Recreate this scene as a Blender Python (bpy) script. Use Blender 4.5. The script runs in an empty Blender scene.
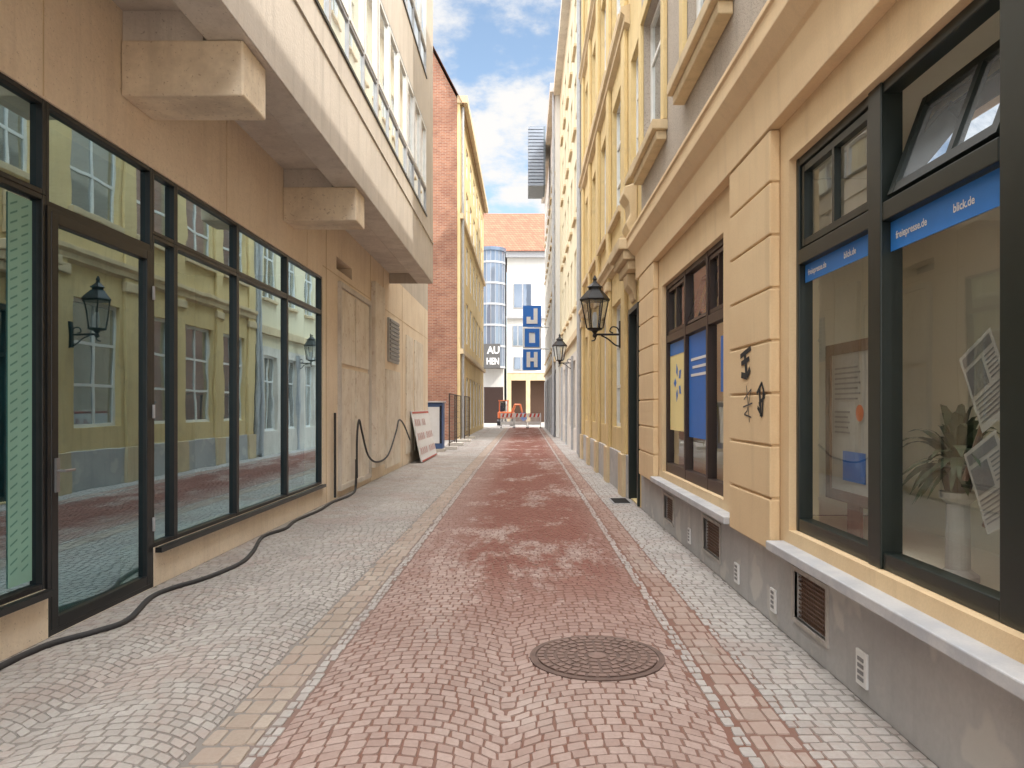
import bpy, math, random
from mathutils import Vector, Matrix
random.seed(7)
C=bpy.context.scene.collection
R=math.radians
# ------------------------------------------------------------------ materials
class NT:
    def __init__(s,name):
        s.m=bpy.data.materials.new(name); s.m.use_nodes=True; s.t=s.m.node_tree; s.t.nodes.clear()
        s.out=s.n('ShaderNodeOutputMaterial')
        s.geo=s.n('ShaderNodeNewGeometry')
    def n(s,t,**k):
        x=s.t.nodes.new(t)
        for a,b in k.items(): setattr(x,a,b)
        return x
    def l(s,a,b): s.t.links.new(a,b)
    def val(s,inp,v):
        if hasattr(v,'is_linked') or hasattr(v,'links'): s.l(v,inp)
        else: inp.default_value=v
    def math(s,op,a,b=0.0,clamp=False):
        x=s.n('ShaderNodeMath',operation=op,use_clamp=clamp); s.val(x.inputs[0],a); s.val(x.inputs[1],b); return x.outputs[0]
    def mix(s,f,a,b,mode='MIX'):
        x=s.n('ShaderNodeMix',data_type='RGBA',blend_type=mode); s.val(x.inputs[0],f)
        s.val(x.inputs[6],a if not isinstance(a,tuple) else (*a,1)); s.val(x.inputs[7],b if not isinstance(b,tuple) else (*b,1)); return x.outputs[2]
    def noise(s,scale,detail=4,rough=.55,vec=None,stretch=None,off=None):
        x=s.n('ShaderNodeTexNoise'); x.inputs['Scale'].default_value=scale; x.inputs['Detail'].default_value=detail; x.inputs['Roughness'].default_value=rough
        v=vec or s.geo.outputs['Position']
        if stretch or off:
            mp=s.n('ShaderNodeMapping'); mp.inputs['Scale'].default_value=stretch or (1,1,1); mp.inputs['Location'].default_value=off or (0,0,0); s.l(v,mp.inputs[0]); v=mp.outputs[0]
        s.l(v,x.inputs['Vector']); return x.outputs['Fac']
    def ramp(s,f,lo,hi):
        x=s.n('ShaderNodeMapRange'); s.l(f,x.inputs[0]); x.inputs[1].default_value=lo; x.inputs[2].default_value=hi; x.interpolation_type='SMOOTHSTEP'; return x.outputs[0]
    def bump(s,h,strength,dist=.01):
        x=s.n('ShaderNodeBump'); x.inputs['Strength'].default_value=strength; x.inputs['Distance'].default_value=dist; s.l(h,x.inputs['Height']); return x.outputs[0]
    def pr(s,col,rough=.8,metal=0,nrm=None,spec=None):
        p=s.n('ShaderNodeBsdfPrincipled'); s.val(p.inputs['Base Color'],col if not isinstance(col,tuple) else (*col,1))
        s.val(p.inputs['Roughness'],rough); p.inputs['Metallic'].default_value=metal
        if spec is not None: p.inputs['Specular IOR Level'].default_value=spec
        if nrm: s.l(nrm,p.inputs['Normal'])
        s.l(p.outputs[0],s.out.inputs[0]); return p
def mul(c,k): return tuple(min(1,a*k) for a in c)
def plaster(name,col,col2=None,rough=.85,var=.5,scale=1.3,fine=60,bump=.25,bd=.01,streak=.35,specks=None,stain=None):
    t=NT(name); col2=col2 or mul(col,.72)
    big=t.ramp(t.noise(scale,6,.6),.38,.68)
    c=t.mix(t.math('MULTIPLY',big,var),col,col2)
    if streak:
        st=t.ramp(t.noise(3.0,6,.65,stretch=(1.8,1.8,.14)),.48,.72)
        c=t.mix(t.math('MULTIPLY',st,streak),c,mul(col2,.72))
    f=t.noise(fine,3,.6)
    g=t.ramp(f,.3,.7)
    c=t.mix(t.math('MULTIPLY',g,.18),c,mul(col,.65))
    if stain:
        s1=t.ramp(t.noise(2.7,7,.72),.52,.66); c=t.mix(t.math('MULTIPLY',s1,.55),c,stain)
    if specks:
        sp=t.ramp(t.noise(specks[0],2,.5),specks[1],specks[1]+.06); c=t.mix(t.math('MULTIPLY',sp,.8),c,specks[2])
    t.pr(c,rough,0,t.bump(f,bump,bd)); return t.m
def simple(name,col,rough=.5,metal=0,var=.25,sc=8,bump=0):
    t=NT(name); n=t.noise(sc,4); c=t.mix(t.math('MULTIPLY',t.ramp(n,.35,.7),var),col,mul(col,.55))
    t.pr(c,rough,metal,t.bump(t.noise(sc*12,2),bump,.004) if bump else None); return t.m
def glassy(name,tint,base,lo,gain,transp=True,gcol=(.93,.97,.98)):
    t=NT(name)
    fr=t.n('ShaderNodeFresnel'); bk=t.geo.outputs['Backfacing']
    t.l(t.math('ADD',t.math('MULTIPLY',bk,1/1.5-1.5),1.5),fr.inputs[0])
    f=t.math('ADD',t.math('MULTIPLY',fr.outputs[0],gain),lo,clamp=True)
    g=t.n('ShaderNodeBsdfGlossy'); g.inputs['Roughness'].default_value=.012; g.inputs['Color'].default_value=(*gcol,1)
    wob=t.bump(t.noise(1.1,2),.07,.02); t.l(wob,g.inputs['Normal'])
    if transp:
        b=t.n('ShaderNodeBsdfTransparent'); b.inputs[0].default_value=(*tint,1)
    else:
        b=t.n('ShaderNodeBsdfDiffuse'); b.inputs[0].default_value=(*base,1)
    mx=t.n('ShaderNodeMixShader'); t.l(f,mx.inputs[0]); t.l(b.outputs[0],mx.inputs[1]); t.l(g.outputs[0],mx.inputs[2]); t.l(mx.outputs[0],t.out.inputs[0]); return t.m
def bricks(name,c1,c2,mort,bw=.25,rh=.077,ms=.012,dirt=.5):
    t=NT(name); sx=t.n('ShaderNodeSeparateXYZ'); t.l(t.geo.outputs['Position'],sx.inputs[0])
    cb=t.n('ShaderNodeCombineXYZ'); t.l(t.math('ADD',sx.outputs[0],sx.outputs[1]),cb.inputs[0]); t.l(sx.outputs[2],cb.inputs[1])
    b=t.n('ShaderNodeTexBrick'); t.l(cb.outputs[0],b.inputs['Vector']); b.inputs['Scale'].default_value=1
    b.inputs['Brick Width'].default_value=bw; b.inputs['Row Height'].default_value=rh; b.inputs['Mortar Size'].default_value=ms
    b.inputs['Color1'].default_value=(*c1,1); b.inputs['Color2'].default_value=(*c2,1); b.inputs['Mortar'].default_value=(*mort,1)
    n=t.ramp(t.noise(.9,6,.65),.4,.7); c=t.mix(t.math('MULTIPLY',n,dirt),b.outputs[0],mul(c1,.45))
    t.pr(c,.85,0,t.bump(t.math('SUBTRACT',1.0,b.outputs['Fac']),.4,.01)); return t.m
def stone(name,ca,cb_,red=0.0,redcol=(.2,.07,.05),wh=.35,pink=0):
    t=NT(name); a=t.n('ShaderNodeAttribute',attribute_name='tone')
    c=t.mix(a.outputs['Fac'],ca,cb_)
    c=t.mix(t.math('MULTIPLY',t.ramp(t.noise(45,3,.7),.35,.7),.25),c,mul(ca,.6))
    big=t.ramp(t.noise(.45,6,.65,off=(3,7,0)),.42,.66); c=t.mix(t.math('MULTIPLY',big,.35),c,mul(ca,.66))
    wht=t.ramp(t.noise(1.3,7,.78,off=(9,1,0)),.5,.68); c=t.mix(t.math('MULTIPLY',wht,wh),c,(.50,.47,.44))
    if pink:
        pk=t.ramp(t.noise(1.1,7,.75,off=(5,5,2)),.47,.62); c=t.mix(t.math('MULTIPLY',pk,pink),c,(.35,.25,.215))
    if red:
        sx=t.n('ShaderNodeSeparateXYZ'); t.l(t.geo.outputs['Position'],sx.inputs[0])
        yy=t.ramp(sx.outputs[1],4.2,8.0)
        x=t.math('ABSOLUTE',t.math('SUBTRACT',sx.outputs[0],.1)); xx=t.ramp(x,1.25,.5)
        n1=t.noise(1.1,10,.8,off=(2.3,4.1,0),stretch=(1.2,.45,1)); n2=t.noise(.35,3,.5,off=(8,2,0))
        m=t.ramp(t.math('ADD',t.math('MULTIPLY',n1,.72),t.math('MULTIPLY',n2,.28)),.42,.50)
        f=t.math('MULTIPLY',t.math('MULTIPLY',yy,m),t.math('ADD',t.math('MULTIPLY',xx,.6),.4))
        c=t.mix(t.math('MULTIPLY',f,red),c,redcol)
    t.pr(c,.9,0,t.bump(t.noise(90,3,.7),.3,.005),.2); return t.m
def sandmat():
    t=NT('joint_sand'); n=t.ramp(t.noise(2.2,6,.7),.4,.6)
    sx=t.n('ShaderNodeSeparateXYZ'); t.l(t.geo.outputs['Position'],sx.inputs[0])
    x=t.math('ABSOLUTE',t.math('SUBTRACT',sx.outputs[0],.1)); xx=t.ramp(x,1.5,1.2)
    f=t.math('MULTIPLY',xx,t.math('ADD',t.math('MULTIPLY',n,.15),.85))
    c=t.mix(f,(.22,.20,.185),(.19,.095,.07)); t.pr(c,.95,0,t.bump(t.noise(200,2),.4,.004)); return t.m

m_sand=sandmat()
m_red=stone('red_setts',(.34,.245,.215),(.43,.33,.295),.88,(.20,.075,.055),.2)
m_pale=stone('pale_setts',(.37,.34,.315),(.455,.425,.40),wh=.3,pink=.35)
m_paleR=stone('pale_setts_right',(.37,.345,.325),(.455,.43,.41),wh=.45,pink=.3)
m_tan=stone('tan_setts',(.36,.295,.245),(.43,.37,.315),.3,pink=.25)
m_tanR=stone('tan_red_setts',(.35,.27,.23),(.43,.345,.305),.9,(.21,.09,.065),pink=.6)
m_white=stone('white_row_setts',(.38,.35,.33),(.46,.43,.41),.35,(.25,.12,.09))
m_ground=simple('ground_paving',(.37,.345,.32),.9,0,.4,1.5)
m_lwall=plaster('travertine_render',(.86,.74,.58),(.76,.63,.48),var=.7,scale=1.3,fine=28,bump=.6,streak=.3,specks=(55,.66,(.50,.40,.30)))
m_conc=plaster('concrete',(.70,.65,.58),(.52,.47,.42),var=.8,scale=1.2,fine=22,bump=.5,streak=.4,specks=(38,.66,(.36,.32,.28)))
m_fascia=plaster('fascia_render',(.60,.54,.47),(.49,.44,.38),var=.7,scale=.7,fine=35,bump=.4,streak=.5,stain=(.50,.44,.38))
m_beam=plaster('beam_concrete',(.82,.70,.53),(.62,.51,.38),var=.9,scale=2.5,fine=26,bump=.6,streak=.3,specks=(30,.64,(.45,.34,.24)))
m_peach=plaster('peach_render',(.78,.59,.36),(.70,.50,.29),var=.6,scale=1.1,fine=70,bump=.18,streak=.3)
m_peach2=plaster('cornice_peach',(.80,.61,.38),(.72,.52,.31),var=.5,scale=.9,fine=70,bump=.12,streak=.25)
m_pebble=plaster('pebble_dash',(.53,.46,.39),(.41,.36,.31),var=.5,scale=.6,fine=75,bump=1.0,bd=.02,streak=.3,specks=(110,.56,(.24,.2,.16)))
m_yellow=plaster('yellow_stone',(.72,.56,.29),(.60,.44,.20),var=.6,scale=.6,fine=40,bump=.25,streak=.45,stain=(.52,.40,.22))
m_cream=plaster('cream_render',(.74,.66,.47),(.61,.53,.38),var=.4,scale=.4,streak=.3)
m_white_w=plaster('white_render',(.64,.63,.60),(.53,.53,.51),var=.3,scale=.3,streak=.2)
m_plinth=plaster('grey_plinth',(.48,.47,.465),(.38,.375,.38),var=.9,scale=1.3,fine=30,bump=.3,streak=.3,specks=(2.6,.58,(.55,.53,.50)),stain=(.41,.40,.405))
m_marble=plaster('pale_marble',(.54,.55,.57),(.42,.44,.48),var=.9,scale=5,fine=80,bump=.05,streak=0,rough=.5,stain=(.42,.45,.51))
m_stonetrim=plaster('yellow_trim_stone',(.66,.52,.33),(.50,.39,.24),var=.6,scale=2,fine=50,bump=.3,streak=.35)
m_brick=bricks('brown_red_brick',(.25,.085,.05),(.36,.15,.085),(.33,.25,.19))
m_tiles=bricks('orange_roof_tiles',(.25,.09,.05),(.33,.14,.08),(.14,.06,.035),.3,.3,.03,.3)
m_black=simple('black_aluminium',(.018,.02,.022),.35,.2,.3)
m_green=simple('dark_green_paint',(.014,.021,.019),.35,0,.3)
m_brown=simple('dark_brown_paint',(.032,.017,.014),.4,0,.3)
m_wf=simple('white_window_paint',(.76,.76,.74),.45,0,.2)
m_iron=simple('black_iron',(.02,.02,.022),.45,.5,.3)
m_rubber=simple('black_rubber',(.03,.03,.033),.6,0,.3,20)
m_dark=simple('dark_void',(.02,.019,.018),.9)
m_intr=simple('interior_teal_grey',(.13,.25,.29),.9,0,.5,1)
m_beige=simple('display_beige',(.90,.86,.74),.9,0,.15,1.2)
m_yb=simple('display_yellow',(.90,.76,.36),.9,0,.2,1.2)
m_grey=simple('galvanised_steel',(.28,.28,.29),.5,.5,.3)
m_greyp=simple('grey_zinc_paint',(.42,.43,.45),.5,.1,.3)
m_ped=simple('pedestal_grey',(.46,.46,.44),.5,0,.2)
m_blue=simple('sign_blue',(.03,.20,.62),.5,0,.1)
m_blue2=simple('royal_blue',(.02,.16,.58),.5,0,.1)
m_whitep=simple('white_paint',(.78,.78,.78),.5,0,.1)
m_cast=simple('cast_iron_rust',(.16,.105,.088),.75,.2,.6,12,.5)
m_leaf=simple('leaf_green',(.06,.085,.045),.5,0,.5,20)
m_wood=simple('brown_wood',(.17,.10,.07),.5,0,.4,12)
m_redp=simple('red_paint',(.60,.07,.05),.5,0,.2)
m_orange=simple('orange_paint',(.72,.18,.06),.45,0,.2)
m_rust=simple('faded_red_print',(.50,.10,.07),.6,0,.3,25)
m_mint=simple('mint_film',(.24,.46,.38),.45,0,.3,2)
m_mintp=simple('mint_film_print',(.09,.24,.20),.5,0,.2)
m_glassL=glassy('shopfront_glass',(.48,.80,.88),None,.36,1.5,True,(.68,.90,1.0))
m_glassR=glassy('display_glass',(.93,.95,.93),None,.06,1.0)
m_glassU=glassy('upper_glass',None,(.05,.06,.075),.30,1.3,False)
m_glassB=glassy('blue_bay_glass',None,(.12,.15,.20),.15,.6,False,(.7,.8,.95))
m_glassT=glassy('ribbon_glass',None,(.42,.46,.50),.45,1.0,False)
m_lampg=glassy('lantern_glass',(.86,.88,.9),None,.06,1.0)
m_lampi=simple('opal_white',(.7,.7,.68),.4)

# ------------------------------------------------------------------ mesh helpers
def wloc(o):
    v=Vector((0,0,0))
    while o is not None: v+=o.location; o=o.parent
    return v
class MB:
    def __init__(s): s.v=[]; s.f=[]
    def box(s,x0,x1,y0,y1,z0,z1):
        b=len(s.v)
        s.v+=[(x0,y0,z0),(x1,y0,z0),(x1,y1,z0),(x0,y1,z0),(x0,y0,z1),(x1,y0,z1),(x1,y1,z1),(x0,y1,z1)]
        s.f+=[tuple(b+i for i in q) for q in ((0,3,2,1),(4,5,6,7),(0,1,5,4),(1,2,6,5),(2,3,7,6),(3,0,4,7))]; return s
    def quad(s,*p):
        b=len(s.v); s.v+=[tuple(q) for q in p]; s.f.append(tuple(range(b,b+len(p)))); return s
    def tube(s,pts,r,n=8,cap=True):
        pts=[Vector(p) for p in pts]; rs=r if isinstance(r,(list,tuple)) else [r]*len(pts)
        b=len(s.v); ref=None
        for i,p in enumerate(pts):
            d=(pts[min(i+1,len(pts)-1)]-pts[max(i-1,0)]).normalized()
            if ref is None: ref=d.orthogonal().normalized()
            u=(ref-d*ref.dot(d)).normalized(); ref=u; w=d.cross(u)
            for k in range(n):
                a=2*math.pi*k/n; q=p+(u*math.cos(a)+w*math.sin(a))*rs[i]; s.v.append(tuple(q))
        for i in range(len(pts)-1):
            for k in range(n):
                a=b+i*n+k; c=b+i*n+(k+1)%n; s.f.append((a,c,c+n,a+n))
        if cap:
            s.f.append(tuple(b+k for k in range(n))[::-1]); e=b+(len(pts)-1)*n; s.f.append(tuple(e+k for k in range(n)))
        return s
    def lathe(s,cx,cy,prof,n=16,ph=0):
        b=len(s.v)
        for r,z in prof:
            for k in range(n):
                a=2*math.pi*k/n+ph; s.v.append((cx+r*math.cos(a),cy+r*math.sin(a),z))
        for i in range(len(prof)-1):
            for k in range(n):
                a=b+i*n+k; c=b+i*n+(k+1)%n; s.f.append((a,c,c+n,a+n))
        s.f.append(tuple(b+k for k in range(n))[::-1]); e=b+(len(prof)-1)*n; s.f.append(tuple(e+k for k in range(n)))
        return s
    def prismY(s,prof,y0,y1):
        b=len(s.v); n=len(prof)
        for y in (y0,y1): s.v+=[(x,y,z) for x,z in prof]
        for k in range(n): s.f.append((b+k,b+(k+1)%n,b+n+(k+1)%n,b+n+k))
        s.f.append(tuple(b+k for k in range(n))[::-1]); s.f.append(tuple(b+n+k for k in range(n))); return s
    def prismX(s,prof,x0,x1):
        b=len(s.v); n=len(prof)
        for x in (x0,x1): s.v+=[(x,y,z) for y,z in prof]
        for k in range(n): s.f.append((b+k,b+(k+1)%n,b+n+(k+1)%n,b+n+k))
        s.f.append(tuple(b+k for k in range(n))[::-1]); s.f.append(tuple(b+n+k for k in range(n))); return s
    def build(s,name,mat,parent=None,bevel=0,smooth=False,tone=None,label=None):
        if parent is not None: off=wloc(parent)
        else:
            xs=[v[0] for v in s.v]; ys=[v[1] for v in s.v]; zs=[v[2] for v in s.v]
            off=Vector(((min(xs)+max(xs))/2,(min(ys)+max(ys))/2,min(zs)))
        ox,oy,oz=off
        me=bpy.data.meshes.new(name); me.from_pydata([(v[0]-ox,v[1]-oy,v[2]-oz) for v in s.v],[],s.f)
        me.materials.append(mat)
        if smooth: me.polygons.foreach_set('use_smooth',[True]*len(me.polygons))
        if tone: a=me.attributes.new('tone','FLOAT','FACE'); a.data.foreach_set('value',tone)
        me.update()
        o=bpy.data.objects.new(name,me); C.objects.link(o)
        if parent is not None: o.parent=parent
        else: o.location=off
        if bevel:
            b=o.modifiers.new('bevel','BEVEL'); b.width=bevel; b.segments=2; b.limit_method='ANGLE'
        if label: o['label']=label
        return o
def tag(o,label,cat,group=None,kind=None):
    o['label']=label; o['category']=cat
    if group: o['group']=group
    if kind: o['kind']=kind
    return o
def struct(o): o['kind']='structure'; return o
def thing(name,label,cat,loc,group=None):
    o=bpy.data.objects.new(name,None); C.objects.link(o); o.location=loc; o.empty_display_size=.2
    return tag(o,label,cat,group)
def copy_tree(o,parent=None):
    c=o.copy(); C.objects.link(c); c.parent=parent
    for ch in list(o.children): copy_tree(ch,c)
    return c
def smoothpts(p,k=6):
    p=[Vector(q) for q in p]; out=[]
    for i in range(len(p)-1):
        a=p[max(i-1,0)];b=p[i];c=p[i+1];d=p[min(i+2,len(p)-1)]
        for j in range(k):
            t=j/k; out.append(.5*((2*b)+(c-a)*t+(2*a-5*b+4*c-d)*t*t+(3*b-a-3*c+d)*t**3))
    out.append(p[-1]); return out
def text_geo(s,size,bold=0):
    cu=bpy.data.curves.new('t','FONT'); cu.body=s; cu.size=size; cu.offset=bold; cu.resolution_u=3
    ob=bpy.data.objects.new('t',cu); C.objects.link(ob); bpy.context.view_layer.update()
    me=bpy.data.meshes.new_from_object(ob.evaluated_get(bpy.context.evaluated_depsgraph_get()))
    vs=[tuple(v.co) for v in me.vertices]; fs=[tuple(p.vertices) for p in me.polygons]
    bpy.data.objects.remove(ob); bpy.data.curves.remove(cu); bpy.data.meshes.remove(me); return vs,fs
def text_on(mb,s,size,fn,bold=0,sx=1,center=False):
    vs,fs=text_geo(s,size,bold); b=len(mb.v)
    if center:
        mx=(min(v[0] for v in vs)+max(v[0] for v in vs))/2; my=(min(v[1] for v in vs)+max(v[1] for v in vs))/2
    else: mx=my=0
    mb.v+=[fn((v[0]-mx)*sx,v[1]-my) for v in vs]; mb.f+=[tuple(b+i for i in f) for f in fs]
    return mb
def facade(mb,xf,s,y0,y1,z0,z1,ops,depth=.2):
    ys=sorted({y0,y1}|{min(max(v,y0),y1) for o in ops for v in o[:2]}); zs=sorted({z0,z1}|{min(max(v,z0),z1) for o in ops for v in o[2:4]})
    def op(i,j):
        if i<0 or j<0 or i>=len(ys)-1 or j>=len(zs)-1: return False
        yc=(ys[i]+ys[i+1])/2; zc=(zs[j]+zs[j+1])/2
        return any(o[0]<yc<o[1] and o[2]<zc<o[3] for o in ops)
    xb=xf+s*depth
    for i in range(len(ys)-1):
        for j in range(len(zs)-1):
            a,b,c,d=ys[i],ys[i+1],zs[j],zs[j+1]
            if not op(i,j): mb.quad((xf,a,c),(xf,b,c),(xf,b,d),(xf,a,d))
            else:
                if not op(i-1,j): mb.quad((xf,a,c),(xb,a,c),(xb,a,d),(xf,a,d))
                if not op(i+1,j): mb.quad((xf,b,c),(xb,b,c),(xb,b,d),(xf,b,d))
                if not op(i,j-1): mb.quad((xf,a,c),(xf,b,c),(xb,b,c),(xb,a,c))
                if not op(i,j+1): mb.quad((xf,a,d),(xf,b,d),(xb,b,d),(xb,a,d))
    return mb
def frame(mb,xc,y0,y1,z0,z1,fw=.06,ft=.06,cols=(),rows=(),bw=None):
    h=ft/2; bw=bw or fw*.8
    mb.box(xc-h,xc+h,y0,y0+fw,z0,z1); mb.box(xc-h,xc+h,y1-fw,y1,z0,z1)
    mb.box(xc-h+.002,xc+h-.002,y0+fw,y1-fw,z0,z0+fw); mb.box(xc-h+.002,xc+h-.002,y0+fw,y1-fw,z1-fw,z1)
    for c in cols:
        y=y0+(y1-y0)*c; mb.box(xc-h+.004,xc+h-.004,y-bw/2,y+bw/2,z0+fw,z1-fw)
    for r in rows:
        z=z0+(z1-z0)*r; mb.box(xc-h+.007,xc+h-.007,y0+fw,y1-fw,z-bw/2,z+bw/2)
    return mb
def window(root,xc,y0,y1,z0,z1,fm,gm,cols=(.5,),rows=(.68,),fw=.06,ft=.07,name='window'):
    w=frame(MB(),xc,y0,y1,z0,z1,fw,ft,cols,rows).build(name,fm,root)
    MB().quad((xc,y0+fw*.5,z0+fw*.5),(xc,y1-fw*.5,z0+fw*.5),(xc,y1-fw*.5,z1-fw*.5),(xc,y0+fw*.5,z1-fw*.5)).build('pane',gm,w)
    return w

# ------------------------------------------------------------------ ground
def pave(name,x0,x1,y0,y1,w,h,mat,W=None,sag=0,gap=.008,jit=.005):
    mb=MB(); tone=[]
    def s(x):
        if not W: return 0
        k=min(int((x-x0-1e-6)/W),int(round((x1-x0)/W))-1); c=x0+W*(k+.5); t=(x-c)/(W/2); return sag*(1-t*t)
    j=0; y=y0
    while y<y1:
        off=random.uniform(.2,.8)*w if not W else random.uniform(.3,.7)*w*(1 if j%2 else .2)
        x=x0-off
        while x<x1-1e-4:
            ww=w*random.uniform(.84,1.16)
            a=max(x,x0); b=min(x+ww,x1); x+=ww
            if b-a<.028: continue
            J=lambda: random.uniform(-jit,jit)
            am,bm=a+.0001,b-.0001
            P=[(a+J(),y+s(am)+J()),(b+J(),y+s(bm)+J()),(b+J(),y+h+s(bm)+J()),(a+J(),y+h+s(am)+J())]
            cx=sum(p[0] for p in P)/4; cy=sum(p[1] for p in P)/4
            k=1-gap*random.uniform(.7,1.4)/min(b-a,h); z=random.uniform(-.0015,.0015)
            tn=random.random(); near=y<13
            if near:
                ring=[]
                for q in range(4):
                    p,n_,pv=P[q],P[(q+1)%4],P[q-1]
                    c_=random.uniform(.03,.13)
                    ring.append((p[0]+(pv[0]-p[0])*c_,p[1]+(pv[1]-p[1])*c_)); ring.append((p[0]+(n_[0]-p[0])*c_,p[1]+(n_[1]-p[1])*c_))
            else: ring=P
            n=len(ring); bI=len(mb.v)
            tx=random.uniform(-.02,.02); ty=random.uniform(-.02,.02)
            for kk,zz in ((k,-.009+z),(k*.93,z)):
                for p in ring:
                    dx=(p[0]-cx)*kk; dy=(p[1]-cy)*kk
                    mb.v.append((cx+dx,cy+dy,zz+(dx*tx+dy*ty if zz==z else 0)))
            for q in range(n): mb.f.append((bI+q,bI+(q+1)%n,bI+n+(q+1)%n,bI+n+q)); tone.append(tn*.8)
            mb.f.append(tuple(bI+n+q for q in range(n))); tone.append(tn)
        y+=h; j+=1
    return struct(mb.build(name,mat,None,tone=tone))
YE=60
pave('cobbled_road',-1.19,.99,1.5,YE,.088,.083,m_red,W=1.09,sag=.26)
pave('white_edge_row',-1.275,-1.195,1.5,YE,.09,.11,m_white)
pave('white_edge_row',.995,1.075,1.5,YE,.09,.11,m_white)
pave('tan_border_strip',-1.54,-1.28,1.5,YE,.13,.19,m_tan)
pave('tan_border_strip',1.08,1.31,1.5,YE,.115,.17,m_tanR)
pave('pavement',-3.30,-1.545,1.5,YE,.086,.08,m_pale,W=.8775,sag=.2)
pave('pavement',1.315,1.84,1.5,YE,.095,.085,m_paleR)
o=MB().quad((-3.32,-8,-.006),(1.86,-8,-.006),(1.86,YE+.1,-.006),(-3.32,YE+.1,-.006)).build('sand_bed',m_sand); struct(o)
o=MB().quad((-400,-400,-.02),(400,-400,-.02),(400,600,-.02),(-400,600,-.02)).build('ground',m_ground); struct(o)

mh=thing('manhole_cover','round cast iron manhole cover set in the red setts in the foreground','manhole cover',(.46,4.86,0))
mb=MB(); r=.43
mb.lathe(.46,4.86,[(r,-.01),(r,.008),(r-.035,.010),(r-.04,.002),(r-.05,.002),(r-.055,.009),(.03,.009)],64)
mb.build('cover',m_cast,mh)
mb=MB()
for rr,n in ((.36,36),(.30,30),(.235,24),(.17,16),(.105,10)):
    for k in range(n):
        a=2*math.pi*(k+.5*(int(rr*100)%2))/n; da=.36*2*math.pi/n
        P=[(.46+q*math.cos(b),4.86+q*math.sin(b)) for q,b in ((rr-.02,a-da),(rr+.02,a-da),(rr+.02,a+da),(rr-.02,a+da))]
        b0=len(mb.v)
        for z in (.009,.0145): mb.v+=[(p[0],p[1],z) for p in P]
        for q in range(4): mb.f.append((b0+q,b0+(q+1)%4,b0+4+(q+1)%4,b0+4+q))
        mb.f.append((b0+4,b0+5,b0+6,b0+7))
mb.lathe(.46,4.86,[(.06,.009),(.06,.014)],12); mb.build('tread_pattern',simple('worn_iron',(.24,.16,.135),.7,.2,.6,12),mh)
sc=thing('door_grate','small dark metal grate set in the right pavement before the doorway','grate',(1.6,12.9,0))
MB().box(1.46,1.78,12.6,13.3,-.005,.004).build('frame',m_grey,sc)
mb=MB()
for k in range(11): mb.box(1.49,1.75,12.63+k*.06,12.66+k*.06,.0045,.012)
mb.build('bar',m_dark,sc)

# ------------------------------------------------------------------ LEFT modern building
LX=-3.3; OX=-2.24; SZ=4.6; LH=12.2
LB=thing('office_building','modern building on the left with black shopfront glazing under a jutting concrete upper floor','building',(LX-3,9,0))
gops=[(1.2,12.4,.34,3.72),(5.26,6.76,0,.5),(13.3,14.5,4.02,4.24)]
facade(MB(),LX,-1,-6,25.8,0,4.85,gops,.3).build('ground_wall',m_lwall,LB)
mb=MB(); mb.box(-12,-5.6,-6,25.8,0,LH); mb.box(-5.6,LX-.001,12.9,25.79,0,4.0)
mb.build('inner_wall',m_intr,LB)
MB().box(-5.6,LX-.4,12.7,25.79,4.01,4.84).build('duct_back',m_dark,LB)
mb=MB().box(-5.6,LX-.31,-6,12.9,0,.05); mb.build('shop_floor',m_conc,LB)
MB().box(-5.6,LX-.01,-6,12.6,3.78,4.0).build('shop_ceiling',m_conc,LB)
mb=MB(); mb.box(-5.5,-2.62,-6,18.48,4.852,5.2); mb.build('soffit_slab',m_conc,LB)
mb=MB(); mb.box(-2.615,OX-.002,-6,18.5,SZ,5.2); mb.build('edge_beam',m_conc,LB,bevel=.02)
for y in (1.9,6.2,10.35):
    MB().box(LX+.002,OX-.06,y,y+.55,4.14,SZ-.004).build('support_beam',m_beam,LB,bevel=.015)
    MB().box(LX+.002,-2.64,y+.03,y+.52,SZ-.003,4.85).build('beam_haunch',m_conc,LB)
ups=[]
for z0,z1 in ((5.97,7.95),(9.1,11.2)):
    y=-5.5
    while y+2.7<18.4:
        ups.append((y,y+2.81,z0,z1)); y+=2.85
facade(MB(),OX,-1,-6,18.5,SZ+.004,LH,ups,.10).build('upper_wall',m_fascia,LB)
MB().quad((OX,18.5,SZ+.004),(-5.5,18.5,SZ+.004),(-5.5,18.5,LH),(OX,18.5,LH)).build('end_wall',m_fascia,LB)
MB().box(-5.5,OX-.3,-6,18.49,5.3,LH-.05).build('upper_core',m_intr,LB)
MB().box(-12,OX+.08,-6,18.6,LH,LH+.2).build('roof_slab',m_conc,LB)
facade(MB(),LX,-1,18.5,25.8,4.85,LH,[],.2).build('rear_wall',m_fascia,LB)
MB().quad((LX,25.8,0),(-12,25.8,0),(-12,25.8,LH),(LX,25.8,LH)).build('gable_wall',m_fascia,LB)
for (a,b,c,d) in ups:
    w=frame(MB(),OX-.03,a,b,c,d,.03,.06,(1/3,2/3),(.28,),.03).build('window',m_greyp,LB)
    MB().quad((OX-.03,a,c),(OX-.03,b,c),(OX-.03,b,d),(OX-.03,a,d)).build('pane',m_glassT,w)
    mb=MB(); wd=(b-a)/3
    for k in range(3): frame(mb,OX-.015,a+k*wd+.05,a+(k+1)*wd-.04,c+(d-c)*.28+.03,d-.05,.055,.04)
    mb.build('sash',m_wf,w)
    MB().box(OX-.08,OX+.02,a-.02,b+.02,c-.045,c-.005).build('sill',m_black,LB)
MB().box(OX+.001,OX+.02,-6,18.5,5.55,5.58).build('drip_moulding',m_fascia,LB)
GX=LX-.06; zt=3.72
cols=[1.2,2.5,3.85,5.26]
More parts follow.
